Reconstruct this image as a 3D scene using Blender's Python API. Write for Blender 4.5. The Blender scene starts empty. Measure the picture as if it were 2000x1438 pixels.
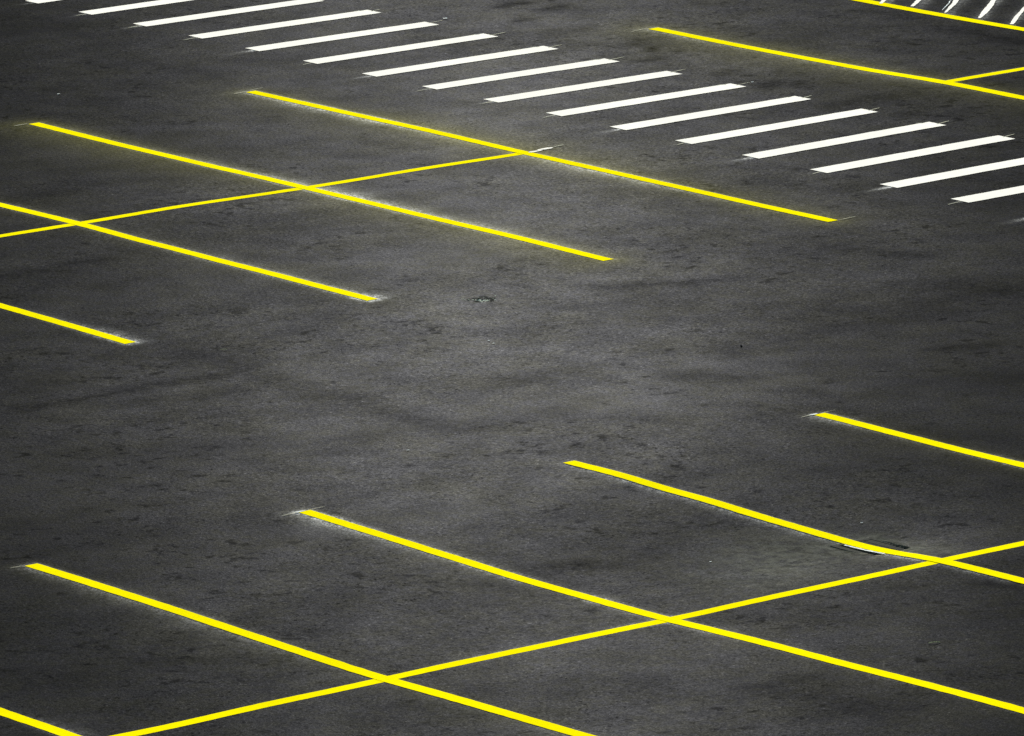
import bpy, math, random
import numpy as np

# ------------------------------------------------------------------ camera
# world: x runs along the bay lines, y along the divider lines, 2.5 m per bay
sc = bpy.context.scene
C = sc.collection
CAM_POS = (57.2, -39.5, 14.582)
FWD = np.array([-0.80561777, 0.55571203, -0.2053391])
RGT = np.array([0.57386999, 0.81808773, -0.0374925])
UPV = np.array([-0.14715037, 0.14804257, 0.97797248])
from mathutils import Matrix, Vector
cam = bpy.data.cameras.new('camera')
cam.sensor_width = 36.0
cam.lens = 16647.4 / 2000.0 * 36.0
cam.clip_start = 0.5
cam.clip_end = 2000
camo = bpy.data.objects.new('camera', cam)
C.objects.link(camo)
M = Matrix(((RGT[0], UPV[0], -FWD[0], CAM_POS[0]), (RGT[1], UPV[1], -FWD[1], CAM_POS[1]),
            (RGT[2], UPV[2], -FWD[2], CAM_POS[2]), (0, 0, 0, 1)))
camo.matrix_world = M
sc.camera = camo

# ------------------------------------------------------------------ sky and sun
SUN_EL = math.radians(12.5)
YAW = math.atan2(FWD[1], FWD[0])          # the sun stands beyond the lot, facing the camera
sunv = np.array([math.cos(YAW) * math.cos(SUN_EL), math.sin(YAW) * math.cos(SUN_EL), math.sin(SUN_EL)])
world = bpy.data.worlds.new('World')
sc.world = world
world.use_nodes = True
wn = world.node_tree
bg = wn.nodes['Background']
sky = wn.nodes.new('ShaderNodeTexSky')
sky.sky_type = 'NISHITA'
sky.sun_disc = False
sky.sun_elevation = SUN_EL
sky.sun_rotation = math.pi / 2 - YAW
wn.links.new(sky.outputs[0], bg.inputs[0])
bg.inputs[1].default_value = 0.05
sun = bpy.data.lights.new('sun', 'SUN')
sun.energy = 5.0
sun.angle = math.radians(0.5)
sun.color = (1.0, 0.965, 0.91)
suno = bpy.data.objects.new('sun', sun)
C.objects.link(suno)
suno.rotation_euler = Vector(sunv.tolist()).to_track_quat('Z', 'Y').to_euler()
sc.view_settings.view_transform = 'Standard'
sc.view_settings.look = 'None'
sc.view_settings.gamma = 1.0
sc.view_settings.exposure = 2.6
sc.cycles.use_denoising = False
sc.cycles.max_bounces = 4

rng = np.random.default_rng(7)
random.seed(7)

# ------------------------------------------------------------------ measured data
HGT = np.array([[6.9, -9.31, -52.609], [7.24, -9.31, 0.777], [7.58, -9.31, 45.231], [7.84, -9.31, 63.815], [3.37, -6.81, -31.585], [4.13, -6.81, 7.036], [5.37, -6.81, 44.062], [6.57, -6.81, 27.792], [7.73, -6.81, -17.836], [8.09, -6.81, -2.473], [8.77, -6.81, 71.899], [9.65, -6.81, 28.039], [10.45, -6.81, -14.895], [3.32, -4.31, 64.432], [3.68, -4.31, -45.597], [4.9, -4.31, -12.99], [6.08, -4.31, -36.444], [7.07, -4.31, 24.552], [8.05, -4.31, -148.571], [8.17, -4.31, 124.469], [9.13, -4.31, 18.262], [10.2, -4.31, -62.602], [11.23, -4.31, 9.452], [12.24, -4.31, 86.163], [3.31, -1.81, -86.672], [4.23, -1.81, 286.512], [4.94, -1.81, 320.864], [4.6, -1.81, -416.488], [5.77, -1.81, -24.465], [6.68, -1.81, -53.739], [7.41, -1.81, -436.08], [7.79, -1.81, 361.827], [8.05, -1.81, -170.967], [8.44, -1.81, 85.776], [9.08, -1.81, -44.986], [3.28, 0.69, 18.614], [4.32, 0.69, -20.486], [5.25, 0.69, -45.685], [5.93, 0.69, 54.36], [-5.37, -1.74, 20.563], [-4.49, -1.74, 13.789], [-3.62, -1.74, 9.454], [-3.3, -1.74, -46.941], [-9.42, 0.76, -33.679], [-8.08, 0.76, -21.426], [-6.96, 0.76, -97.336], [-5.98, 0.76, -61.077], [-6.36, 0.76, 58.401], [-4.9, 0.76, 21.089], [-3.48, 0.76, 3.301], [-12.85, 3.26, 30.537], [-11.18, 3.26, -19.754], [-9.61, 3.26, -31.506], [-8.11, 3.26, -23.592], [-7.18, 3.26, -20.262], [-6.14, 3.26, -26.985], [-4.72, 3.26, 61.318], [-3.26, 3.26, -32.007], [-12.79, 5.76, -6.27], [-10.89, 5.76, -7.103], [-9.78, 5.76, 53.555], [-8.07, 5.76, -59.823], [-6.82, 5.76, -2.713], [-5.4, 5.76, 14.322], [-5.8, 5.76, 8.029], [-4.41, 5.76, -31.7], [-3.31, 5.76, -5.452], [-12.84, 10.79, -5.189], [-12.26, 10.79, -9.197], [-11.38, 10.79, -13.361], [-10.52, 10.79, -6.559], [-10.09, 10.79, -19.674], [-9.69, 10.79, 2.608], [-9.25, 10.79, -70.684], [-8.1, 10.79, -2.033], [-6.82, 10.79, -66.472], [8.08, -9.0, -95.238], [8.08, -8.78, -33.719], [8.08, -8.35, -38.61], [8.08, -7.81, 62.647], [8.08, -7.05, -28.245], [8.08, -7.27, -47.685], [8.08, -6.8, 1.617], [8.08, -6.18, 0.838], [8.08, -5.39, -36.202], [8.08, -4.76, 34.971], [8.08, -4.18, -73.025], [8.08, -3.53, 77.231], [8.08, -2.7, 48.649], [8.08, -1.83, 70.566], [8.08, -1.01, 77.066], [-8.07, -0.07, 39.501], [-8.07, 0.75, 27.638], [-8.07, 1.87, 121.18], [-8.07, 3.86, -34.454], [-8.07, 4.59, 73.079], [-8.07, 5.76, 12.266], [-8.07, 10.8, 32.732], [-8.07, 11.28, 36.142], [-8.07, 11.79, 47.047], [-18.19, 7.12, 8.589], [-17.09, 7.12, -2.407], [-16.01, 7.12, 18.116], [-14.96, 7.12, -3.783], [-13.88, 7.12, 0.062], [-12.83, 7.12, -8.258], [-11.76, 7.12, -10.144], [-10.69, 7.12, 4.768], [-9.65, 7.12, -19.692], [-8.59, 7.12, -22.749], [-7.53, 7.12, 24.415], [-6.46, 7.12, -14.163], [-5.39, 7.12, -4.789], [-4.34, 7.12, -23.085], [-3.26, 7.12, 29.031], [-16.03, 9.35, -2.059], [-14.98, 9.35, -26.004], [-13.89, 9.35, 19.3], [-12.83, 9.35, 14.83], [-11.79, 9.35, -5.143], [-10.71, 9.35, 33.942], [-9.66, 9.35, 17.269], [-8.61, 9.35, -2.958], [-7.51, 9.35, 6.551], [-6.43, 9.35, 8.435], [-5.34, 9.35, 35.726]])                    # height samples of the paving: x, y, kernel weight
STAINS = [[[[-1.613, -3.81], [-1.625, -3.505], [-1.601, -3.219], [-1.64, -2.793], [-1.637, -2.441], [-1.561, -1.93]], 0.17, 0.6], [[[-1.143, -2.959], [-1.078, -2.75], [-0.96, -2.575]], 0.25, 0.4], [[[-1.065, -2.507], [-1.047, -2.316], [-0.993, -2.149]], 0.21, 0.4], [[[-2.578, -1.629], [-2.157, -1.593], [-1.549, -1.63], [-1.248, -1.624]], 0.23, 0.4], [[[6.11, -4.097], [6.135, -3.926], [6.147, -3.746]], 0.3, 0.75], [[[6.147, -3.746], [6.334, -3.549], [6.293, -3.187]], 0.23, 0.5], [[[5.878, -3.316], [6.078, -3.031]], 0.26, 0.3], [[[-2.287, 2.542], [-2.086, 2.837], [-1.922, 3.159], [-1.793, 3.508]], 0.23, 0.55], [[[-1.752, 1.832], [-1.676, 2.213], [-1.666, 2.533]], 0.18, 0.3], [[[0.35, -0.289], [0.47, -0.062], [0.606, 0.153]], 0.42, 0.4], [[[-0.177, -1.724], [0.383, -1.746], [0.938, -1.77], [1.373, -1.766], [1.719, -1.653]], 0.27, 0.45], [[[1.626, -2.885], [1.47, -2.631], [1.345, -2.398]], 0.32, 0.4], [[[1.275, 0.768], [1.359, 1.021], [1.676, 1.103]], 0.25, 0.5], [[[0.779, 1.608], [0.602, 2.168], [0.595, 2.605], [0.651, 3.106], [0.679, 3.522]], 0.3, 0.4], [[[0.024, 3.254], [0.104, 3.633], [0.248, 4.075]], 0.62, 0.4], [[[1.911, 2.95], [1.951, 3.135], [2.072, 3.312]], 0.17, 0.6], [[[-0.121, 4.641], [0.283, 4.718], [0.627, 4.894]], 0.56, 0.4], [[[-2.254, 4.979], [-1.893, 5.16], [-1.409, 5.358]], 0.21, 0.5], [[[2.03, 0.684], [2.282, 1.019], [2.619, 1.184]], 0.16, 0.3], [[[3.793, -0.719], [4.092, -0.537]], 0.15, 0.3], [[[-2.487, -3.016], [-2.374, -3.488]], 0.42, 0.25], [[[6.037, -8.78], [6.311, -8.691], [6.524, -8.565]], 0.36, 0.35], [[[6.436, -7.724], [6.748, -7.397]], 0.2, 0.25], [[[10.244, -5.251], [10.375, -5.034], [10.295, -4.794]], 0.15, 0.45], [[[10.609, -5.03], [11.097, -4.995], [11.739, -4.995]], 0.28, 0.35], [[[4.676, -3.803], [4.7, -3.533], [4.764, -3.338]], 0.26, 0.25], [[[6.365, -4.603], [6.592, -4.483], [6.63, -4.324]], 0.3, 0.3], [[[-6.489, -1.047], [-6.492, -0.725], [-6.369, -0.533]], 0.23, 0.45], [[[-6.529, -0.271], [-6.473, 0.018]], 0.19, 0.5], [[[-5.457, -0.625], [-5.554, -0.243]], 0.23, 0.3], [[[3.292, 2.514], [3.362, 2.726]], 0.5, 0.3], [[[4.471, 0.807], [4.905, 0.984]], 0.38, 0.25], [[[-14.673, 10.64], [-14.712, 10.863]], 0.16, 0.8], [[[-15.15, 10.452], [-15.23, 10.639], [-15.176, 10.732]], 0.13, 0.8], [[[-14.271, 10.064], [-14.365, 10.149], [-14.352, 10.205]], 0.1, 0.8], [[[-11.822, 9.955], [-11.98, 10.102], [-11.994, 10.176]], 0.09, 0.8], [[[-11.405, 9.589], [-11.374, 9.706]], 0.25, 0.7], [[[-13.329, 9.754], [-13.498, 9.938]], 0.19, 0.5], [[[-13.36, 10.162], [-13.49, 10.384]], 0.16, 0.5], [[[-12.236, 10.063], [-12.452, 10.283]], 0.16, 0.6], [[[-10.17, 9.636], [-10.288, 9.818]], 0.15, 0.6], [[[-9.22, 9.498], [-9.27, 9.611], [-9.385, 9.747]], 0.15, 0.7], [[[-9.881, 10.118], [-9.943, 10.228]], 0.12, 0.6], [[[-7.805, 9.401], [-7.926, 9.555]], 0.11, 0.6], [[[-9.077, 9.705], [-9.225, 9.892]], 0.12, 0.7], [[[-6.919, 9.438], [-6.973, 9.572]], 0.14, 0.6], [[[-7.843, 9.368], [-7.859, 9.723], [-7.818, 9.942]], 0.29, 0.4], [[[-12.176, 12.957], [-11.776, 12.983], [-11.325, 12.967], [-10.732, 12.904], [-10.325, 12.916]], 0.22, 0.45], [[[-10.773, 12.87], [-10.359, 12.811], [-9.951, 12.82], [-9.311, 12.775]], 0.22, 0.6], [[[7.934, -1.777], [8.469, -1.903], [8.825, -1.798]], 0.12, 0.3], [[[8.911, -2.01], [9.211, -1.96]], 0.12, 0.6]]                        # dark scuffs: points, half width, strength
FRINGE = {"L0": [[1, "w", [[6.9, 0.1, 0.1], [7.83, 0.3, 0.12]]]], "L1": [[-1, "w", [[3.36, 0.35, 0.12], [4.31, 0.28, 0.2], [6.39, 0.25, 0.22], [7.73, 0.12, 0.15], [9.64, 0.12, 0.15], [10.44, 0.25, 0.12]]], [-1, "y", [[3.36, 0.3, 0.25], [5.71, 0.3, 0.3], [9.01, 0.25, 0.3], [10.44, 0.2, 0.3]]]], "L2": [[-1, "w", [[3.3, 0.8, 0.16], [3.61, 0.75, 0.2], [4.39, 0.5, 0.2], [5.14, 0.25, 0.15], [5.95, 0.3, 0.15], [6.22, 0.2, 0.15], [6.74, 0.05, 0.1], [7.39, 0.2, 0.12], [8.06, 0.25, 0.12], [8.53, 0.3, 0.12], [9.29, 0.1, 0.1], [12.23, 0.05, 0.1]]], [1, "w", [[4.52, 0.05, 0.1], [5.41, 0.3, 0.14], [6.15, 0.25, 0.12], [6.74, 0.1, 0.1], [7.13, 0.5, 0.1], [7.52, 0.2, 0.1], [8.06, 0.1, 0.1]]], [-1, "y", [[3.3, 0.2, 0.3], [6.09, 0.2, 0.4], [8.06, 0.15, 0.3]]]], "L3": [[-1, "w", [[3.29, 0.3, 0.1], [3.58, 0.45, 0.13], [4.25, 0.5, 0.13], [5.27, 0.45, 0.12], [6.32, 0.5, 0.12], [6.84, 0.7, 0.1], [7.44, 0.9, 0.1], [7.91, 0.7, 0.1], [8.06, 0.3, 0.1], [8.47, 0.4, 0.1], [8.84, 0.3, 0.1], [9.09, 0.1, 0.1]]]], "L4": [[-1, "w", [[3.26, 0.6, 0.14], [3.55, 0.5, 0.14], [4.09, 0.2, 0.12], [5.92, 0.12, 0.1]]], [1, "w", [[4.96, 0.05, 0.1], [5.73, 0.35, 0.08]]], [-1, "y", [[3.26, 0.2, 0.3], [4.63, 0.3, 0.3]]], [1, "y", [[3.96, 0.2, 0.2], [5.29, 0.25, 0.2]]]], "U1": [[1, "w", [[-5.38, 0.05, 0.1], [-4.12, 0.35, 0.15], [-3.54, 0.7, 0.17], [-3.27, 0.8, 0.15]]], [-1, "y", [[-5.38, 0.15, 0.2], [-3.28, 0.1, 0.2]]]], "U2": [[1, "w", [[-7.63, 0.2, 0.12], [-5.92, 0.3, 0.15], [-4.29, 0.4, 0.15], [-3.57, 0.7, 0.15], [-3.37, 1, 0.15]]], [-1, "w", [[-9.41, 0.1, 0.1], [-5.92, 0.15, 0.1], [-3.37, 0.15, 0.1]]], [1, "y", [[-5.92, 0.2, 0.4], [-3.97, 0.3, 0.4]]], [-1, "y", [[-9.41, 0.2, 0.4], [-5.11, 0.2, 0.5], [-3.48, 0.1, 0.4]]]], "U3": [[1, "w", [[-12.86, 0.25, 0.12], [-11.13, 0.25, 0.14], [-9.6, 0.5, 0.16], [-8.37, 0.7, 0.18], [-7.51, 1, 0.2], [-6.34, 0.7, 0.2], [-5.53, 0.6, 0.2], [-4.33, 0.5, 0.15], [-3.36, 0.25, 0.12]]], [1, "y", [[-12.86, 0.5, 0.25], [-9.6, 0.3, 0.3], [-7.18, 0.5, 0.3], [-4.74, 0.4, 0.3]]], [-1, "y", [[-12.86, 1.2, 0.5], [-11.13, 1.2, 0.6], [-9.33, 0.9, 0.6], [-7.6, 0.9, 0.5], [-5.53, 1.0, 0.6], [-3.92, 1.0, 0.6]]]], "U4": [[-1, "w", [[-12.7, 0.5, 0.16], [-11.78, 0.8, 0.18], [-10.62, 0.85, 0.18], [-9.58, 0.5, 0.16], [-8.27, 0.2, 0.12], [-7.84, 0.5, 0.18], [-6.86, 0.75, 0.2], [-5.41, 0.45, 0.16], [-4.21, 0.15, 0.12], [-3.44, 0.05, 0.1]]], [-1, "y", [[-12.79, 0.8, 0.5], [-10.02, 0.9, 0.6], [-7.43, 0.7, 0.6], [-5.0, 0.5, 0.5]]], [1, "y", [[-11.33, 0.5, 0.3], [-10.71, 1.0, 0.5], [-9.14, 1.1, 0.6], [-8.18, 1.2, 0.6], [-6.62, 0.9, 0.6], [-5.0, 0.7, 0.5], [-3.44, 0.6, 0.4]]]], "T1": [[-1, "w", [[-12.89, 0.4, 0.2], [-12.25, 0.4, 0.2], [-10.95, 0.25, 0.2], [-9.22, 0.3, 0.25], [-6.79, 0.1, 0.2]]], [-1, "y", [[-12.89, 0.8, 0.8], [-10.95, 0.85, 0.8], [-8.41, 0.7, 0.7], [-6.79, 0.5, 0.6]]], [1, "y", [[-12.89, 0.5, 0.4], [-10.52, 0.7, 0.4], [-8.41, 0.5, 0.3], [-6.79, 0.4, 0.3]]]], "B1": [[1, "w", [[-6.61, 0.05, 0.08], [-5.94, 0.3, 0.1], [-5.49, 0.25, 0.08], [-5.03, 0.2, 0.08], [-4.53, 0.35, 0.1], [-3.88, 0.1, 0.08]]]], "B3": [[1, "w", [[10.79, 0.1, 0.1], [11.35, 0.3, 0.1], [11.8, 0.2, 0.1]]]]}                        # white paint dust and painted yellow halo beside the lines: side, colour, (along, amount, width)


def height(x, y):
    x = np.asarray(x, float)
    y = np.asarray(y, float)
    z = np.zeros(x.shape)
    for a, b, w in HGT:
        d2 = (x - a) ** 2 + (y - b) ** 2
        z += w * (9e-4 * np.exp(-d2 / (2 * 2.2 ** 2)) + 6.4e-5 * np.exp(-d2 / (2 * .45 ** 2)))
    return z


def zat(x, y):
    return float(height(np.array([x]), np.array([y]))[0])


# bay lines: key -> (y, x0, x1, width); divider lines: key -> (x, y0, y1, width)
BAY = {'L0': (-9.311, 3.31, 12.9, .117), 'L1': (-6.811, 3.296, 12.9, .113), 'L2': (-4.311, 3.28, 12.9, .113),
       'L3': (-1.811, 3.30, 12.9, .115), 'L4': (.689, 3.275, 12.9, .118),
       'U1': (-1.736, -12.83, -3.255, .115), 'U2': (.764, -12.83, -3.26, .115), 'U3': (3.264, -12.85, -3.225, .117),
       'U4': (5.764, -12.80, -3.235, .116), 'T1': (10.787, -12.915, -3.1, .13), 'T2': (13.287, -12.95, -3.1, .132)}
DIV = {'B1': (8.076, -12.0, 3.6, .13), 'B2': (-8.068, -4.9, 5.765, .118), 'B3': (-8.07, 10.787, 16.0, .13)}
UZ, PZ, ZW, ZV1, ZV2 = -19.225, 1.0646, .2645, 7.123, 9.351
SMEAR = [.45, .55, .75, .3, .9, .3, .85, .45, .7, .4, .9, .35, 1.0, .3, 1.0, .35, 1.1]


# ------------------------------------------------------------------ materials
def new_mat(name):
    m = bpy.data.materials.new(name)
    m.use_nodes = True
    nt = m.node_tree
    nt.nodes.clear()
    out = nt.nodes.new('ShaderNodeOutputMaterial')
    return m, nt, out


class N:
    """small helper for node graphs"""
    def __init__(self, nt):
        self.nt = nt
        self.geo = nt.nodes.new('ShaderNodeNewGeometry')

    def set(self, sock, v):
        if isinstance(v, bpy.types.NodeSocket):
            self.nt.links.new(v, sock)
        else:
            sock.default_value = v

    def math(self, op, a, b=0.0, c=0.0, clamp=False):
        n = self.nt.nodes.new('ShaderNodeMath')
        n.operation = op
        n.use_clamp = clamp
        self.set(n.inputs[0], a)
        self.set(n.inputs[1], b)
        self.set(n.inputs[2], c)
        return n.outputs[0]

    def noise(self, scale, detail=2.0, rough=.5, offset=(0, 0, 0), stretch=(1, 1, 1), rot=0.0):
        mp = self.nt.nodes.new('ShaderNodeMapping')
        mp.inputs['Location'].default_value = offset
        mp.inputs['Scale'].default_value = stretch
        mp.inputs['Rotation'].default_value = (0, 0, rot)
        self.nt.links.new(self.geo.outputs['Position'], mp.inputs[0])
        n = self.nt.nodes.new('ShaderNodeTexNoise')
        n.inputs['Scale'].default_value = scale
        n.inputs['Detail'].default_value = detail
        n.inputs['Roughness'].default_value = rough
        self.nt.links.new(mp.outputs[0], n.inputs['Vector'])
        return n.outputs['Fac']

    def ramp(self, v, a, b, lo=0.0, hi=1.0):
        n = self.nt.nodes.new('ShaderNodeMapRange')
        n.interpolation_type = 'SMOOTHSTEP'
        self.set(n.inputs[0], v)
        n.inputs[1].default_value = a
        n.inputs[2].default_value = b
        n.inputs[3].default_value = lo
        n.inputs[4].default_value = hi
        return n.outputs[0]

    def mix(self, f, a, b):
        n = self.nt.nodes.new('ShaderNodeMix')
        n.data_type = 'RGBA'
        self.set(n.inputs[0], f)
        self.set(n.inputs[6], a)
        self.set(n.inputs[7], b)
        return n.outputs[2]

    def attr(self, name):
        n = self.nt.nodes.new('ShaderNodeAttribute')
        n.attribute_name = name
        return n.outputs['Fac']

    def bump(self, h, dist, strength=1.0):
        n = self.nt.nodes.new('ShaderNodeBump')
        n.inputs['Strength'].default_value = strength
        n.inputs['Distance'].default_value = dist
        self.set(n.inputs['Height'], h)
        return n.outputs[0]

    def diffuse(self, col, normal=None, rough=.6):
        n = self.nt.nodes.new('ShaderNodeBsdfDiffuse')
        self.set(n.inputs['Color'], col)
        n.inputs['Roughness'].default_value = rough
        if normal is not None:
            self.set(n.inputs['Normal'], normal)
        return n.outputs[0]

    def glossy(self, col, rough, normal=None):
        n = self.nt.nodes.new('ShaderNodeBsdfGlossy')
        self.set(n.inputs['Color'], col)
        n.inputs['Roughness'].default_value = rough
        if normal is not None:
            self.set(n.inputs['Normal'], normal)
        return n.outputs[0]

    def add(self, a, b):
        n = self.nt.nodes.new('ShaderNodeAddShader')
        self.set(n.inputs[0], a)
        self.set(n.inputs[1], b)
        return n.outputs[0]

    def rgb(self, v):
        n = self.nt.nodes.new('ShaderNodeCombineColor')
        for i in range(3):
            self.set(n.inputs[i], v)
        return n.outputs[0]


GLOSS = 0.00018
YELLOW = (.88, .715, .001, 1)
WHITE = (.90, .815, .655, 1)


def asphalt_material():
    m, nt, out = new_mat('asphalt')
    n = N(nt)
    grain = n.noise(75, 3.0, .65)
    grain2 = n.noise(28, 2.0, .6, (3, 9, 1))
    mott = n.noise(.55, 4.0, .55, (11, 4, 0))
    mott2 = n.noise(2.3, 3.0, .55, (5, 2, 0))
    # small dark pocks and dabs in clusters
    dab = n.noise(7.5, 3.0, .55, (1, 7, 3))
    clus = n.noise(.8, 2.0, .5, (8, 1, 2))
    dab = n.math('MULTIPLY', n.ramp(dab, .56, .69), n.ramp(clus, .43, .62))
    pock = n.math('MULTIPLY', n.ramp(n.noise(30, 1.0, .5, (4, 4, 4)), .62, .70), n.ramp(n.noise(1.3, 2, .5, (2, 8, 8)), .30, .6))
    dark = n.attr('dark')
    dark = n.math('MULTIPLY', dark, n.ramp(n.noise(9, 5.0, .68, (3, 1, 5)), .34, .66, .45, 1.15))
    dk = n.math('MAXIMUM', n.math('MULTIPLY', dab, .68), n.math('MULTIPLY', pock, .75))
    dk = n.math('MAXIMUM', dk, dark, clamp=True)
    # base reflectance of sealed asphalt
    val = n.math('MULTIPLY', n.ramp(mott, .3, .7, .9, 1.1), n.ramp(grain, .25, .75, .6, 1.4))
    val = n.math('MULTIPLY', val, n.math('SUBTRACT', 1.0, n.math('MULTIPLY', dk, .72)))
    warm = n.ramp(n.math('ADD', n.math('MULTIPLY', n.noise(1.6, 3, .6, (7, 7, 0)), .5), n.math('MULTIPLY', n.noise(14, 2, .5, (0, 7, 9)), .5)), .40, .62)
    tint = n.mix(warm, (.0104, .0100, .0098, 1), (.0108, .0105, .0085, 1))
    mul = nt.nodes.new('ShaderNodeMix')
    mul.data_type = 'RGBA'
    mul.blend_type = 'MULTIPLY'
    mul.inputs[0].default_value = 1.0
    nt.links.new(tint, mul.inputs[6])
    nt.links.new(n.rgb(val), mul.inputs[7])
    col = mul.outputs[2]
    # white paint dust, and a yellow colour-bleed halo painted into the asphalt
    dust = n.math('MULTIPLY', n.ramp(n.noise(60, 2.0, .6, (6, 6, 6)), .34, .66, .35, 1.65), n.ramp(n.noise(17, 2.0, .6, (1, 6, 6)), .34, .62, .55, 1.25))
    yf = n.math('MULTIPLY', n.attr('yellow_halo'), n.math('MULTIPLY', n.ramp(grain2, .3, .7, .6, 1.4), .05), clamp=True)
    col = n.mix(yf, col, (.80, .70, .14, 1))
    wf = n.math('MULTIPLY', n.attr('white_dust'), dust)
    wf = n.math('MULTIPLY', n.math('POWER', n.math('MINIMUM', wf, 1.3), 1.3), .55, clamp=True)
    col = n.mix(wf, col, (.86, .80, .68, 1))
    di = n.attr('dirt')
    col = n.mix(n.math('MULTIPLY', di, n.ramp(n.noise(10, 4.0, .65, (2, 2, 7)), .35, .65, .25, 1.15)), col, (.075, .073, .052, 1))
    # sheen of the sealed binder
    bh = n.math('ADD', n.math('MULTIPLY', grain, .5), n.math('MULTIPLY', grain2, .8))
    nor = n.bump(bh, .0010)
    g = n.math('MULTIPLY', GLOSS, n.ramp(mott, .30, .70, .80, 1.16))
    g = n.math('MULTIPLY', g, n.ramp(mott2, .3, .7, .82, 1.14))
    g = n.math('MULTIPLY', g, n.attr('polish'))  # dims the sheen away from the aisle to imitate falloff
    g = n.math('MULTIPLY', g, n.ramp(n.noise(34, 2.0, .6, (1, 2, 3)), .60, .72, 1.0, 2.0))
    g = n.math('MULTIPLY', g, n.ramp(grain2, .3, .7, .75, 1.25))
    g = n.math('MULTIPLY', g, n.ramp(grain, .3, .7, .55, 1.45))
    g = n.math('MULTIPLY', g, n.math('SUBTRACT', 1.0, n.math('MULTIPLY', dk, .80)))
    gcol = n.mix(warm, (.97, 1, 1.09, 1), (.985, 1.0, .945, 1))
    gcol = n.mix(n.math('MULTIPLY', n.attr('yellow_halo'), .55, clamp=True), gcol, (1.06, 1.05, .72, 1))
    mg = nt.nodes.new('ShaderNodeMix')
    mg.data_type = 'RGBA'
    mg.blend_type = 'MULTIPLY'
    mg.inputs[0].default_value = 1.0
    nt.links.new(gcol, mg.inputs[6])
    nt.links.new(n.rgb(g), mg.inputs[7])
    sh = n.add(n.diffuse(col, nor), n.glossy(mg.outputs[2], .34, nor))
    nt.links.new(sh, out.inputs[0])
    return m


def paint_material(name, col, wear):
    m, nt, out = new_mat(name)
    n = N(nt)
    a = n.noise(1.1, 3, .5, (2, 3, 4))
    b = n.noise(40, 3, .6, (9, 3, 4))
    v = n.math('MULTIPLY', n.ramp(a, .3, .7, .96, 1.03), n.ramp(b, .25, .75, .95, 1.05))
    mul = nt.nodes.new('ShaderNodeMix')
    mul.data_type = 'RGBA'
    mul.blend_type = 'MULTIPLY'
    mul.inputs[0].default_value = 1.0
    mul.inputs[6].default_value = col
    nt.links.new(n.rgb(v), mul.inputs[7])
    pits = n.math('MULTIPLY', n.ramp(n.noise(55, 2, .6, (1, 1, 6)), .66, .74), wear)
    c = n.mix(pits, mul.outputs[2], (.05, .05, .045, 1))
    nt.links.new(n.diffuse(c, n.bump(b, .0008)), out.inputs[0])
    return m


def plain_material(name, col, rough_noise=.25, gloss=0.0):
    m, nt, out = new_mat(name)
    n = N(nt)
    v = n.ramp(n.noise(30, 4, .6), .25, .75, 1 - rough_noise, 1 + rough_noise)
    mul = nt.nodes.new('ShaderNodeMix')
    mul.data_type = 'RGBA'
    mul.blend_type = 'MULTIPLY'
    mul.inputs[0].default_value = 1.0
    mul.inputs[6].default_value = (*col, 1)
    nt.links.new(n.rgb(v), mul.inputs[7])
    s = n.diffuse(mul.outputs[2])
    if gloss:
        s = n.add(s, n.glossy((gloss, gloss, gloss, 1), .35))
    nt.links.new(s, out.inputs[0])
    return m


MAT = {'asphalt': asphalt_material(), 'yellow': paint_material('yellow_road_paint', YELLOW, .35),
       'white': paint_material('white_road_paint', WHITE, .15),
       'primer': paint_material('thin_white_paint', (.80, .79, .68, 1), .8),
       'chalk': paint_material('chalk', (.42, .39, .27, 1), .9),
       'iron': plain_material('cast_iron', (.016, .016, .014), .35, .00012),
       'dust_iron': plain_material('dusty_iron', (.040, .039, .029), .4, .00012),
       'paper': plain_material('paper', (.62, .61, .52), .1), 'straw': plain_material('straw', (.34, .31, .15), .2),
       'stone': plain_material('dark_stone', (.012, .012, .012), .3), 'pebble': plain_material('pale_pebble', (.42, .42, .30), .6)}


# ------------------------------------------------------------------ object helpers
def tag(o, label=None, cat=None, group=None, kind=None):
    if label:
        o['label'] = label
    if cat:
        o['category'] = cat
    if group:
        o['group'] = group
    if kind:
        o['kind'] = kind
    return o


def mesh_obj(name, verts, faces, mat, loc=(0, 0, 0), parent=None, smooth=False):
    me = bpy.data.meshes.new(name)
    me.from_pydata([(v[0] - loc[0], v[1] - loc[1], v[2] - loc[2]) for v in verts], [], faces)
    me.materials.append(mat)
    me.update()
    if smooth:
        me.polygons.foreach_set('use_smooth', [True] * len(me.polygons))
    o = bpy.data.objects.new(name, me)
    C.objects.link(o)
    if parent is not None:
        o.parent = parent
        pl = parent.location
        o.location = (loc[0] - pl[0], loc[1] - pl[1], loc[2] - pl[2])
    else:
        o.location = loc
    return o


# ------------------------------------------------------------------ the ground
def distance_to_polyline(px, py, pts):
    best = np.full(px.shape, 1e9)
    for (x0, y0), (x1, y1) in zip(pts[:-1], pts[1:]):
        dx, dy = x1 - x0, y1 - y0
        t = np.clip(((px - x0) * dx + (py - y0) * dy) / (dx * dx + dy * dy + 1e-12), 0, 1)
        best = np.minimum(best, np.hypot(px - x0 - t * dx, py - y0 - t * dy))
    return best


DRAIN = (6.95, 7.52, -1.985, -1.585)      # x0, x1, y0, y1
POT = (-2.585, 1.465)


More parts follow.
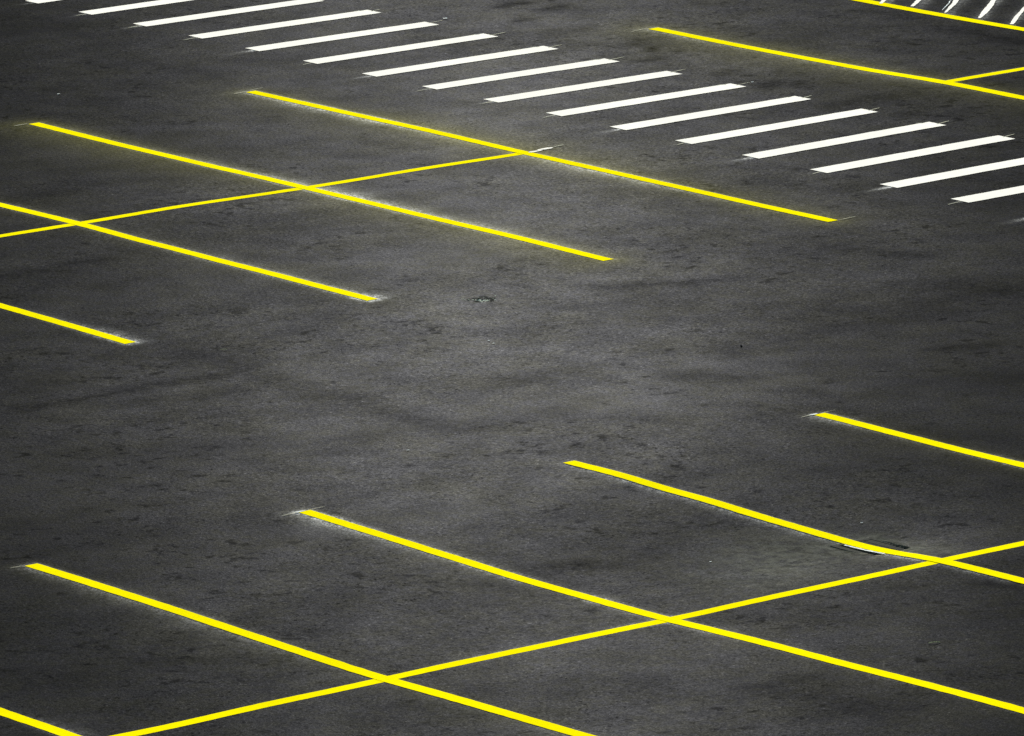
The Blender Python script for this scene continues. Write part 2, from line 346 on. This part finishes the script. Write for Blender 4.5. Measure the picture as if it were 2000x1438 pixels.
def build_ground():
    cy, sy = math.cos(YAW), math.sin(YAW)
    F2 = np.array([cy, sy])               # away from the camera
    R2 = np.array([sy, -cy])
    HW, HD = 8.0, 20.5
    nl, nd = 860, 1180
    lat = np.linspace(-HW, HW, nl)
    dep = np.linspace(-HD, HD, nd)
    off = 2.5
    Lg, Dg = np.meshgrid(lat, dep)
    x = (Lg * R2[0] + (Dg + off) * F2[0]).ravel()
    y = (Lg * R2[1] + (Dg + off) * F2[1]).ravel()
    z = height(x, y)
    edge = np.minimum(HW - np.abs(Lg), HD - np.abs(Dg)).ravel()
    f = np.clip(edge / .8, 0, 1)
    z *= f * f * (3 - 2 * f)
    # pothole and drain well
    r = np.hypot((x - POT[0]) * .95, y - POT[1])
    jag = .093 + .035 * np.sin(np.arctan2(y - POT[1], x - POT[0]) * 5 + 1.3) + rng.normal(0, .008, x.shape)
    z -= .009 * np.clip((jag - r) / .035, 0, 1)
    z += np.where(r < jag, rng.normal(0, .005, x.shape), 0)
    ins = (x > DRAIN[0] + .05) & (x < DRAIN[1] - .05) & (y > DRAIN[2] + .05) & (y < DRAIN[3] - .05)
    z[ins] -= .30
    # white paint dust, painted yellow halo, scuffs, dirt
    white = np.zeros(x.shape)
    yel = np.zeros(x.shape)
    dark = np.zeros(x.shape)
    dirt = np.zeros(x.shape)
    wob = height(x * 3.1 + 2, y * 3.1 - 5) * 0
    for k, entries in FRINGE.items():
        if k in BAY:
            c, a0, a1, w = BAY[k]
            al, ac = x, y - c
        else:
            c, a0, a1, w = DIV[k]
            al, ac = y, -(x - c)
        near = np.abs(ac) < 2.2
        al, ac = al[near], ac[near]
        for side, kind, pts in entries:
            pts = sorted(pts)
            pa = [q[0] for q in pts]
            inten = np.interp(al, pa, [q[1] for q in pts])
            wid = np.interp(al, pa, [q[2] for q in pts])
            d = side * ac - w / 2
            over = np.maximum(np.maximum(a0 - al, al - a1), 0)
            inside = d < 0
            dd = np.where(inside, np.where(d > -w, 0, -d - w) * 3, d)
            dd = np.hypot(dd, over * 1.4)
            if kind == 'w':
                jit = 1 + .3 * np.sin(al * 9.1 + c) * np.sin(al * 3.7 + 2 * c)
                v = inten * np.exp(-(dd / (wid * .48 * jit)) ** 1.1)
                white[near] += v
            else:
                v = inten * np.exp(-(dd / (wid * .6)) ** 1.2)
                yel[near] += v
    for k, s in enumerate(SMEAR):           # overspray off the near ends of the crosswalk bars
        cx = UZ + PZ * k + ZW * .62
        d = ZV1 - y
        m = (np.abs(x - cx) < .5) & (d > -.3) & (d < .8)
        ln = .045 + .075 * s
        v = 1.25 * s * np.exp(-((x[m] - cx - .05 * np.clip(d[m], 0, 1)) / (.035 + .10 * np.clip(d[m], 0, .6))) ** 2) * np.exp(-np.clip(d[m], 0, 9) / ln)
        white[m] += v * 1.0
    for k in range(6):                      # overspray along the hatch bars
        m = (y > 13.3) & (y < 17.5)
        sx = -12.43 + .52 * k
        dd = np.abs((x[m] - sx) + (y[m] - 13.45) * .93) - .05
        white[m] += .3 * np.exp(-np.clip(dd, 0, 9) / .06) * (.5 + .5 * np.sin(y[m] * 5 + k * 2) ** 2)
    for pts, hw, s in STAINS:
        pts = [tuple(q) for q in pts]
        xs = [q[0] for q in pts]
        ys = [q[1] for q in pts]
        m = (x > min(xs) - 1.5) & (x < max(xs) + 1.5) & (y > min(ys) - 1.5) & (y < max(ys) + 1.5)
        d = distance_to_polyline(x[m], y[m], pts)
        dark[m] = np.maximum(dark[m], s * np.exp(-(d / (hw * .9)) ** 2))
    # dabs of tar and shoe-sized smudges, thicker near the line ends and the crosswalk
    def dab(px, py, ru, rv, s):
        m = (np.abs(x - px) < .3) & (np.abs(y - py) < .3)
        a = (x[m] - px) * R2[0] + (y[m] - py) * R2[1]
        b = (x[m] - px) * F2[0] + (y[m] - py) * F2[1]
        dark[m] = np.maximum(dark[m], s * np.exp(-((a / ru) ** 2 + (b / rv) ** 2) ** 1.4))
    spots = [(3.1, -6.9, 1.2, 16), (2.6, -4.6, 1.1, 16), (2.9, -2.2, .9, 14), (3.0, .5, .8, 14), (-9.8, 12.4, 1.4, 40),
             (-11, 9.9, 1.5, 34), (-7, 9.8, 1.2, 26), (-3.0, .8, .8, 8), (-3, 3.4, .7, 8), (-5, 6.3, 1.0, 14), (-2, -2, .8, 10)]
    for sx, sy_, sp, cnt in spots:
        for _ in range(cnt):
            dab(sx + rng.normal(0, sp), sy_ + rng.normal(0, sp * .7), rng.uniform(.025, .065), rng.uniform(.03, .06), rng.uniform(.3, .8))
    for _ in range(260):
        q = rng.uniform(-HW * .8, HW * .8), rng.uniform(-HD, HD) + off
        dab(q[0] * R2[0] + q[1] * F2[0], q[0] * R2[1] + q[1] * F2[1], rng.uniform(.02, .055), rng.uniform(.02, .06), rng.uniform(.2, .55))
    # open joint round the drain frame
    for q0, q1 in (((6.95, -2.0), (7.40, -1.997)), ((7.53, -1.98), (7.53, -1.60)), ((7.0, -1.57), (7.3, -1.575))):
        m = (np.abs(x - 7.2) < .6) & (np.abs(y + 1.8) < .5)
        d = distance_to_polyline(x[m], y[m], [q0, q1])
        dark[m] = np.maximum(dark[m], 1.3 * np.exp(-(d / .022) ** 2))
    # silt fanning out from the drain
    dx, dy = x - 6.9, y + 2.15
    fan = np.exp(-((dx * .55 + dy * .35) / .38) ** 2 - ((dx * .2 - dy * .9 - .45) / .75) ** 2)
    dirt += .75 * fan
    dirt += .55 * np.exp(-((x - 7.75) / .35) ** 2 - ((y + 1.62) / .16) ** 2)
    dirt += .9 * np.exp(-(np.maximum(np.maximum(DRAIN[0] - x, x - DRAIN[1]), np.maximum(DRAIN[2] - y, y - DRAIN[3])).clip(0, 9) / .08))
    m = r < .2
    dirt[m] += .5 * np.exp(-(r[m] / .12) ** 2)
    # sheen weakened beyond the drive aisle, a painted stand-in for light falloff
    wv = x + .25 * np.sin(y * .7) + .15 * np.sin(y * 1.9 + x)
    polish = np.interp(wv, [-18, -13.5, -11.5, -4.2, -2.4, 2.6, 4.6, 9, 13], [.72, .72, .86, .88, 1.0, 1.0, .71, .64, .58])  # polish: sheen factor imitating light falloff
    verts = np.column_stack([x, y, z])
    ii = np.arange(nl * nd).reshape(nd, nl)
    quads = np.stack([ii[:-1, :-1], ii[:-1, 1:], ii[1:, 1:], ii[1:, :-1]], -1).reshape(-1, 4)
    # outer apron of flat paving, meeting the fine sheet at its corners
    B = 500.0
    nb = len(verts)
    ring = [(-B, -B), (B, -B), (B, B), (-B, B)]
    ov = [(a * R2[0] + (b + off) * F2[0], a * R2[1] + (b + off) * F2[1], 0.0) for a, b in ring]
    verts = np.vstack([verts, np.array(ov)])
    c = [ii[0, 0], ii[0, -1], ii[-1, -1], ii[-1, 0]]
    apron = np.array([[c[i], nb + i, nb + (i + 1) % 4, c[(i + 1) % 4]] for i in range(4)])
    quads = np.vstack([quads, apron])
    me = bpy.data.meshes.new('ground')
    me.vertices.add(len(verts))
    me.vertices.foreach_set('co', verts.astype(np.float32).ravel())
    me.loops.add(quads.size)
    me.loops.foreach_set('vertex_index', quads.astype(np.int32).ravel())
    me.polygons.add(len(quads))
    me.polygons.foreach_set('loop_start', np.arange(0, quads.size, 4, dtype=np.int32))
    me.update(calc_edges=True)
    me.polygons.foreach_set('use_smooth', np.ones(len(quads), dtype=bool))
    for nm, arr in (('white_dust', white), ('yellow_halo', yel), ('dark', dark), ('dirt', dirt), ('polish', polish)):  # polish carries the painted light falloff
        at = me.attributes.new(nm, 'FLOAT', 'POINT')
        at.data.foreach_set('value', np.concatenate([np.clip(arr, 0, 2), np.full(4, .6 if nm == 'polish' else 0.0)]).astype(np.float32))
    me.materials.append(MAT['asphalt'])
    # make sure the sheet faces up
    if me.polygons[0].normal.z < 0:
        me.flip_normals()
    o = bpy.data.objects.new('ground', me)
    C.objects.link(o)
    tag(o, 'dark grey sealed asphalt of the empty parking lot', None, None, 'structure')


build_ground()


# ------------------------------------------------------------------ painted lines
def ribbon(name, pts, widths, lift, mat, loc, parent=None, jitter=.0014):
    """a painted ribbon that follows the paving; pts are centre points (x, y)"""
    pts = np.array(pts, float)
    t = np.gradient(pts, axis=0)
    t /= np.linalg.norm(t, axis=1)[:, None]
    nrm = np.column_stack([-t[:, 1], t[:, 0]])
    w = np.asarray(widths, float) * np.ones(len(pts))
    j1 = rng.normal(0, jitter, len(pts))
    j2 = rng.normal(0, jitter, len(pts))
    A = pts - nrm * (w / 2 + j1)[:, None]
    Bp = pts + nrm * (w / 2 + j2)[:, None]
    za, zb = height(A[:, 0], A[:, 1]), height(Bp[:, 0], Bp[:, 1])
    verts, faces = [], []
    for i in range(len(pts)):
        verts += [(A[i, 0], A[i, 1], za[i] + lift), (Bp[i, 0], Bp[i, 1], zb[i] + lift)]
        if i:
            k = 2 * i
            faces.append((k - 2, k, k + 1, k - 1))
    return mesh_obj(name, verts, faces, mat, loc, parent)


def straight(p, q, step=.08):
    n = max(2, int(math.dist(p, q) / step))
    return [(p[0] + (q[0] - p[0]) * i / n, p[1] + (q[1] - p[1]) * i / n) for i in range(n + 1)]


BAY_LABEL = {
    'L0': 'yellow bay line cutting across the bottom left corner of the photo',
    'L1': 'yellow bay line starting near the left edge and running out at the bottom centre',
    'L2': 'near row yellow bay line with a pale stroke across its upper end below the centre',
    'L3': 'yellow bay line that runs over the square drain grate and bends there',
    'L4': 'yellow bay line at the right edge, next one above the line over the drain grate',
    'U1': 'lowest yellow bay line at the left edge, short with a white dusted right end',
    'U2': 'far row yellow bay line crossing the far divider close to the left edge',
    'U3': 'yellow bay line of the far row seen whole, white dusted along its upper edge',
    'U4': 'yellow bay line beside the crosswalk in a wide yellow haze, where the far divider ends',
    'T1': 'yellow bay line above the crosswalk at top right with a divider branching off it',
    'T2': 'yellow line at the top right corner that wavy white hatching ends against'}
DIV_LABEL = {
    'B1': 'thin yellow divider crossing the near bay lines from the bottom edge to the right edge',
    'B2': 'thin yellow divider crossing the far bay lines and ending in a short white dash',
    'B3': 'short thin yellow divider at the right edge branching off the line above the crosswalk'}
OBJ = {}
for k, (c, a0, a1, w) in BAY.items():
    loc = ((a0 + a1) / 2, c, zat((a0 + a1) / 2, c))
    lift = .003 if k != 'L3' else .0048
    o = ribbon('bay_line', straight((a0, c), (a1, c)), w, lift, MAT['yellow'], loc)
    tag(o, BAY_LABEL[k], 'parking line', 'yellow parking bay lines')
    OBJ[k] = o
for k, (c, a0, a1, w) in DIV.items():
    loc = (c, (a0 + a1) / 2, zat(c, (a0 + a1) / 2))
    o = ribbon('divider_line', straight((c, a0), (c, a1)), w, .0016, MAT['yellow'], loc)
    tag(o, DIV_LABEL[k], 'parking line', 'yellow divider lines across the bays')
    OBJ[k] = o


def stroke(parent, p, q, w0, mat, name='chalk_mark', label=None, lift=.005):
    """a thin tapering stroke left when the line was set out"""
    pts = straight(p, q, .02)
    n = len(pts)
    ws = [w0 * (.25 + .75 * math.sin(math.pi * (.08 + .84 * i / (n - 1)))) * random.uniform(.8, 1.2) for i in range(n)]
    o = ribbon(name, pts, ws, lift, MAT[mat], (p[0], p[1], zat(*p)), parent, jitter=.001)
    if label:
        o['label'] = label
    return o


stroke(OBJ['L1'], (3.285, -6.99), (3.29, -6.88), .010, 'chalk')
stroke(OBJ['L2'], (3.30, -4.53), (3.275, -4.37), .012, 'chalk')
stroke(OBJ['L2'], (3.27, -4.25), (3.265, -4.11), .009, 'chalk')
stroke(OBJ['L4'], (3.285, .50), (3.262, .63), .012, 'chalk')
stroke(OBJ['L4'], (3.26, .75), (3.255, .87), .008, 'chalk')
stroke(OBJ['U4'], (-12.79, 5.56), (-12.82, 5.72), .016, 'chalk')
stroke(OBJ['U4'], (-12.86, 5.80), (-12.88, 5.97), .010, 'chalk')
stroke(OBJ['U4'], (-3.23, 5.82), (-3.25, 6.03), .012, 'chalk')
stroke(OBJ['U3'], (-12.86, 3.05), (-12.87, 3.2), .016, 'chalk')
stroke(OBJ['T1'], (-12.9, 10.5), (-12.95, 10.72), .016, 'chalk')
stroke(OBJ['L2'], (3.277, -4.40), (3.275, -4.31), .03, 'primer')
stroke(OBJ['L4'], (3.266, .60), (3.264, .68), .03, 'primer')
stroke(OBJ['B2'], (-8.05, 5.80), (-8.05, 5.95), .055, 'white', 'white_dash', 'white unpainted end of the thin divider')
stroke(OBJ['B2'], (-8.09, 5.93), (-8.09, 6.10), .07, 'white', 'white_dash', 'white unpainted end of the thin divider')
stroke(OBJ['B2'], (-8.11, 6.12), (-8.13, 6.26), .02, 'chalk')

# ------------------------------------------------------------------ crosswalk
ORD = ['first', 'second', 'third', 'fourth', 'fifth', 'sixth', 'seventh', 'eighth', 'ninth', 'tenth', 'eleventh',
       'twelfth', 'thirteenth', 'fourteenth', 'fifteenth', 'sixteenth']
for k in range(16):
    x0 = UZ + PZ * k
    xc = x0 + ZW / 2
    loc = (xc, (ZV1 + ZV2) / 2, zat(xc, (ZV1 + ZV2) / 2))
    o = ribbon('crosswalk_bar', straight((xc, ZV1), (xc, ZV2), .1), ZW, .004, MAT['white'], loc, jitter=.002)
    if k == 0:
        lab = 'white crosswalk bar whose tip alone shows at the top left corner'
    elif k == 15:
        lab = 'white crosswalk bar lowest at the right edge, cut off there, last of the crosswalk'
    else:
        lab = 'white crosswalk bar, the ' + ORD[k] + ' counted from the top left corner'
    tag(o, lab, 'crosswalk stripe', 'white bars of the crosswalk')
    t = random.uniform(.35, .6)
    stroke(o, (x0 + ZW * t, ZV2 - .03), (x0 + ZW * (t - .18), ZV2 + random.uniform(.12, .22)), random.uniform(.012, .022), 'chalk')
    if k in (3, 5, 6, 7, 9, 10, 12):
        stroke(o, (x0 - .03, ZV2 - .14), (x0 + .02, ZV2 - .06), .014, 'chalk')
    if k % 2 == 1 or k in (2, 8):
        stroke(o, (x0 + ZW * .75, ZV1 - random.uniform(.12, .2)), (x0 + ZW * .62, ZV1 - .005), .016, 'chalk')

# ------------------------------------------------------------------ hatching beyond the top right line
HATCH = [[(-12.36, 13.30), (-12.431, 13.376), (-12.506, 13.456), (-12.63, 13.60)],
         [(-11.97, 13.41), (-12.019, 13.467), (-12.152, 13.616), (-12.287, 13.761)],
         [(-11.40, 13.40), (-11.448, 13.452), (-11.61, 13.627), (-11.759, 13.794), (-11.986, 14.012)],
         [(-10.86, 13.42), (-10.897, 13.461), (-11.148, 13.728), (-11.384, 13.974), (-11.675, 14.263)],
         [(-10.30, 13.40), (-10.35, 13.449), (-10.633, 13.732), (-10.839, 13.956), (-10.974, 14.086)]]
HW_ = ['leftmost, barely showing', 'second from the left', 'middle one of five',
       'second from the right', 'rightmost, at the right edge']
for i, pl in enumerate(HATCH):
    pts = []
    for a, b in zip(pl[:-1], pl[1:]):
        pts += straight(a, b, .03)[:-1]
    end = pl[-1]
    for s in range(1, 70):
        q = s * .04
        pts.append((end[0] - q * .72 + .025 * math.sin(q * 4), end[1] + q * .70 + .025 * math.sin(q * 4)))
    # smooth the hand-drawn wobble
    P = np.array(pts)
    for _ in range(3):
        P[1:-1] = (P[:-2] + 2 * P[1:-1] + P[2:]) / 4
    n = len(P)
    ws = [.056 * (1 + .22 * math.sin(i * 2 + s * .11)) * min(1.0, .55 + s * .04) for s in range(n)]
    if i == 4:
        ws = [w * .9 for w in ws]
    loc = (pl[1][0], pl[1][1], zat(*pl[1]))
    o = ribbon('hatch_stripe', P, ws, .004, MAT['white'], loc, jitter=.002)
    tag(o, 'thin wavy white hatch stripe at top right, ' + HW_[i], 'road marking', 'wavy white hatching')
    if i == 2:
        off = np.column_stack([np.full(n, -.045), np.full(n, -.035)])
        k0 = 4
        e = ribbon('thin_stroke', (P + off)[k0:k0 + 26], .009, .005, MAT['primer'], loc, o, jitter=.002)


# ------------------------------------------------------------------ drain
def box(v, f, x0, x1, y0, y1, z0, z1):
    b = len(v)
    v += [(x0, y0, z0), (x1, y0, z0), (x1, y1, z0), (x0, y1, z0), (x0, y0, z1), (x1, y0, z1), (x1, y1, z1), (x0, y1, z1)]
    f += [(b, b + 3, b + 2, b + 1), (b + 4, b + 5, b + 6, b + 7), (b, b + 1, b + 5, b + 4), (b + 1, b + 2, b + 6, b + 5),
          (b + 2, b + 3, b + 7, b + 6), (b + 3, b, b + 4, b + 7)]


def build_drain():
    x0, x1, y0, y1 = DRAIN
    cx, cy = (x0 + x1) / 2, (y0 + y1) / 2
    zt = zat(cx, cy) + .0012
    root = bpy.data.objects.new('drain_grate', None)
    root.location = (cx, cy, zt - .03)
    C.objects.link(root)
    tag(root, 'small dirty drain grate set in the asphalt, half painted over by a yellow line', 'drain')
    fw = .045
    v, f = [], []
    box(v, f, x0, x1, y0, y0 + fw, zt - .06, zt)
    box(v, f, x0, x1, y1 - fw, y1, zt - .06, zt)
    box(v, f, x0, x0 + fw, y0 + fw, y1 - fw, zt - .06, zt)
    box(v, f, x1 - fw, x1, y0 + fw, y1 - fw, zt - .06, zt)
    mesh_obj('frame', v, f, MAT['dust_iron'], (cx, cy, zt), root)
    a, b = y0 + fw, y1 - fw
    edges = [(a + .002, a + .010), (a + .038, a + .060), (a + .072, a + .122), (a + .128, a + .18), (a + .186, a + .232), (a + .240, b - .006)]
    for lo, hi in edges:
        v, f = [], []
        box(v, f, x0 + fw, x1 - fw, lo, hi, zt - .045, zt - .002)
        mesh_obj('bar', v, f, MAT['dust_iron'], (cx, (lo + hi) / 2, zt), root)
    v, f = [], []
    box(v, f, cx - .02, cx + .02, a, b, zt - .05, zt - .012)
    mesh_obj('cross_bar', v, f, MAT['iron'], (cx, cy, zt), root)
    o = ribbon('white_dash', straight((x0 + .05, -1.886), (x1 - .03, -1.880), .02), .021, .0036, MAT['primer'], (cx, -1.88, zt), OBJ['L3'], jitter=.003)
    o['label'] = 'white paint edge lying on the drain grate'


build_drain()


# ------------------------------------------------------------------ litter, stones, pothole gravel
def pebble(v, f, x, y, z, r, flat=.6):
    b = len(v)
    k = 6
    for ring, (rr, h) in enumerate(((.75, -.2), (1.0, .25), (.6, .8))):
        for i in range(k):
            t = 2 * math.pi * i / k + ring * .5
            q = rr * random.uniform(.75, 1.2)
            v.append((x + r * q * math.cos(t), y + r * q * math.sin(t), z + r * flat * h))
    v.append((x, y, z + r * flat))
    for ring in range(2):
        for i in range(k):
            f.append((b + ring * k + i, b + ring * k + (i + 1) % k, b + (ring + 1) * k + (i + 1) % k, b + (ring + 1) * k + i))
    for i in range(k):
        f.append((b + 2 * k + i, b + 2 * k + (i + 1) % k, b + 3 * k))


v, f = [], []
for _ in range(80):
    a = random.uniform(0, 2 * math.pi)
    r = abs(random.gauss(0, .072))
    x, y = POT[0] + r * math.cos(a), POT[1] + r * math.sin(a)
    pebble(v, f, x, y, zat(x, y) - (.008 if r < .09 else .001), random.uniform(.006, .015), .22)
g = mesh_obj('gravel', v, f, MAT['pebble'], (POT[0], POT[1], zat(*POT)))
tag(g, 'loose pale gravel crumbling out of the small pothole in the middle', 'gravel', None, 'stuff')


def scrap(x, y, size, mat, name, label, cat, group=None, ang=0.0, slim=1.0):
    z = zat(x, y)
    v, f = [], []
    if cat == 'straw':
        # a bent stalk
        for i in range(5):
            s = (i / 4 - .5) * size
            h = .004 + .006 * math.sin(math.pi * i / 4)
            px, py = x + s * math.cos(ang), y + s * math.sin(ang)
            w = size * .045
            nx, ny = -math.sin(ang) * w, math.cos(ang) * w
            v += [(px - nx, py - ny, z + h), (px + nx, py + ny, z + h), (px, py, z + h + w)]
        for i in range(4):
            b = 3 * i
            f += [(b, b + 1, b + 4, b + 3), (b + 1, b + 2, b + 5, b + 4), (b + 2, b, b + 3, b + 5)]
    elif cat == 'paper':
        # a torn scrap, slightly curled, lying almost flat
        n = 9
        v.append((x, y, z + .004))
        for i in range(n):
            q = 2 * math.pi * i / n
            s = size * .5 * random.uniform(.7, 1.2)
            v.append((x + s * math.cos(q), y + s * math.sin(q), z + .004 + .10 * size * random.random()))
        for i in range(n):
            f.append((0, 1 + i, 1 + (i + 1) % n))
    else:
        pebble(v, f, x, y, z + .003, size * .5, .8)
    o = mesh_obj(name, v, f, MAT[mat], (x, y, z))
    tag(o, label, cat, group)


scrap(-14.984, 9.622, .05, 'paper', 'paper_scrap', 'white paper scrap above the crosswalk near the top edge', 'paper', 'white paper scraps')
scrap(-1.10, .488, .022, 'paper', 'paper_scrap', 'upper of two tiny white scraps below the pothole', 'paper', 'white paper scraps')
scrap(-.983, .455, .025, 'paper', 'paper_scrap', 'lower of two tiny white scraps below the pothole', 'paper', 'white paper scraps')
scrap(2.041, -2.489, .027, 'paper', 'paper_scrap', 'tiny white scrap alone in the aisle, left of the photo centre', 'paper', 'white paper scraps')
scrap(6.544, -1.376, .022, 'paper', 'paper_scrap', 'tiny white scrap lying just above the drain grate', 'paper', 'white paper scraps')
scrap(6.753, -2.96, .020, 'paper', 'paper_scrap', 'tiny white scrap between near bay lines, well left of the drain grate', 'paper', 'white paper scraps')
scrap(-14.063, 4.314, .04, 'paper', 'paper_scrap', 'small white scrap on the dark asphalt at the upper left', 'paper', 'white paper scraps')
scrap(-9.55, 9.55, .03, 'paper', 'paper_scrap', 'small white scrap above the right end of the crosswalk middle', 'paper', 'white paper scraps')
scrap(10.173, -3.49, .085, 'straw', 'straw', 'pale yellow straw lying in the dark bay at the lower right', 'straw', None, math.atan2(RGT[1], RGT[0]) + .15)
scrap(-2.436, -1.323, .06, 'straw', 'straw', 'short pale straw lying right of the white dusted end of a left bay line', 'straw', None, math.atan2(RGT[1], RGT[0]))
scrap(.642, 1.859, .022, 'stone', 'stone', 'small black stone lying in the open aisle right of centre', 'stone')
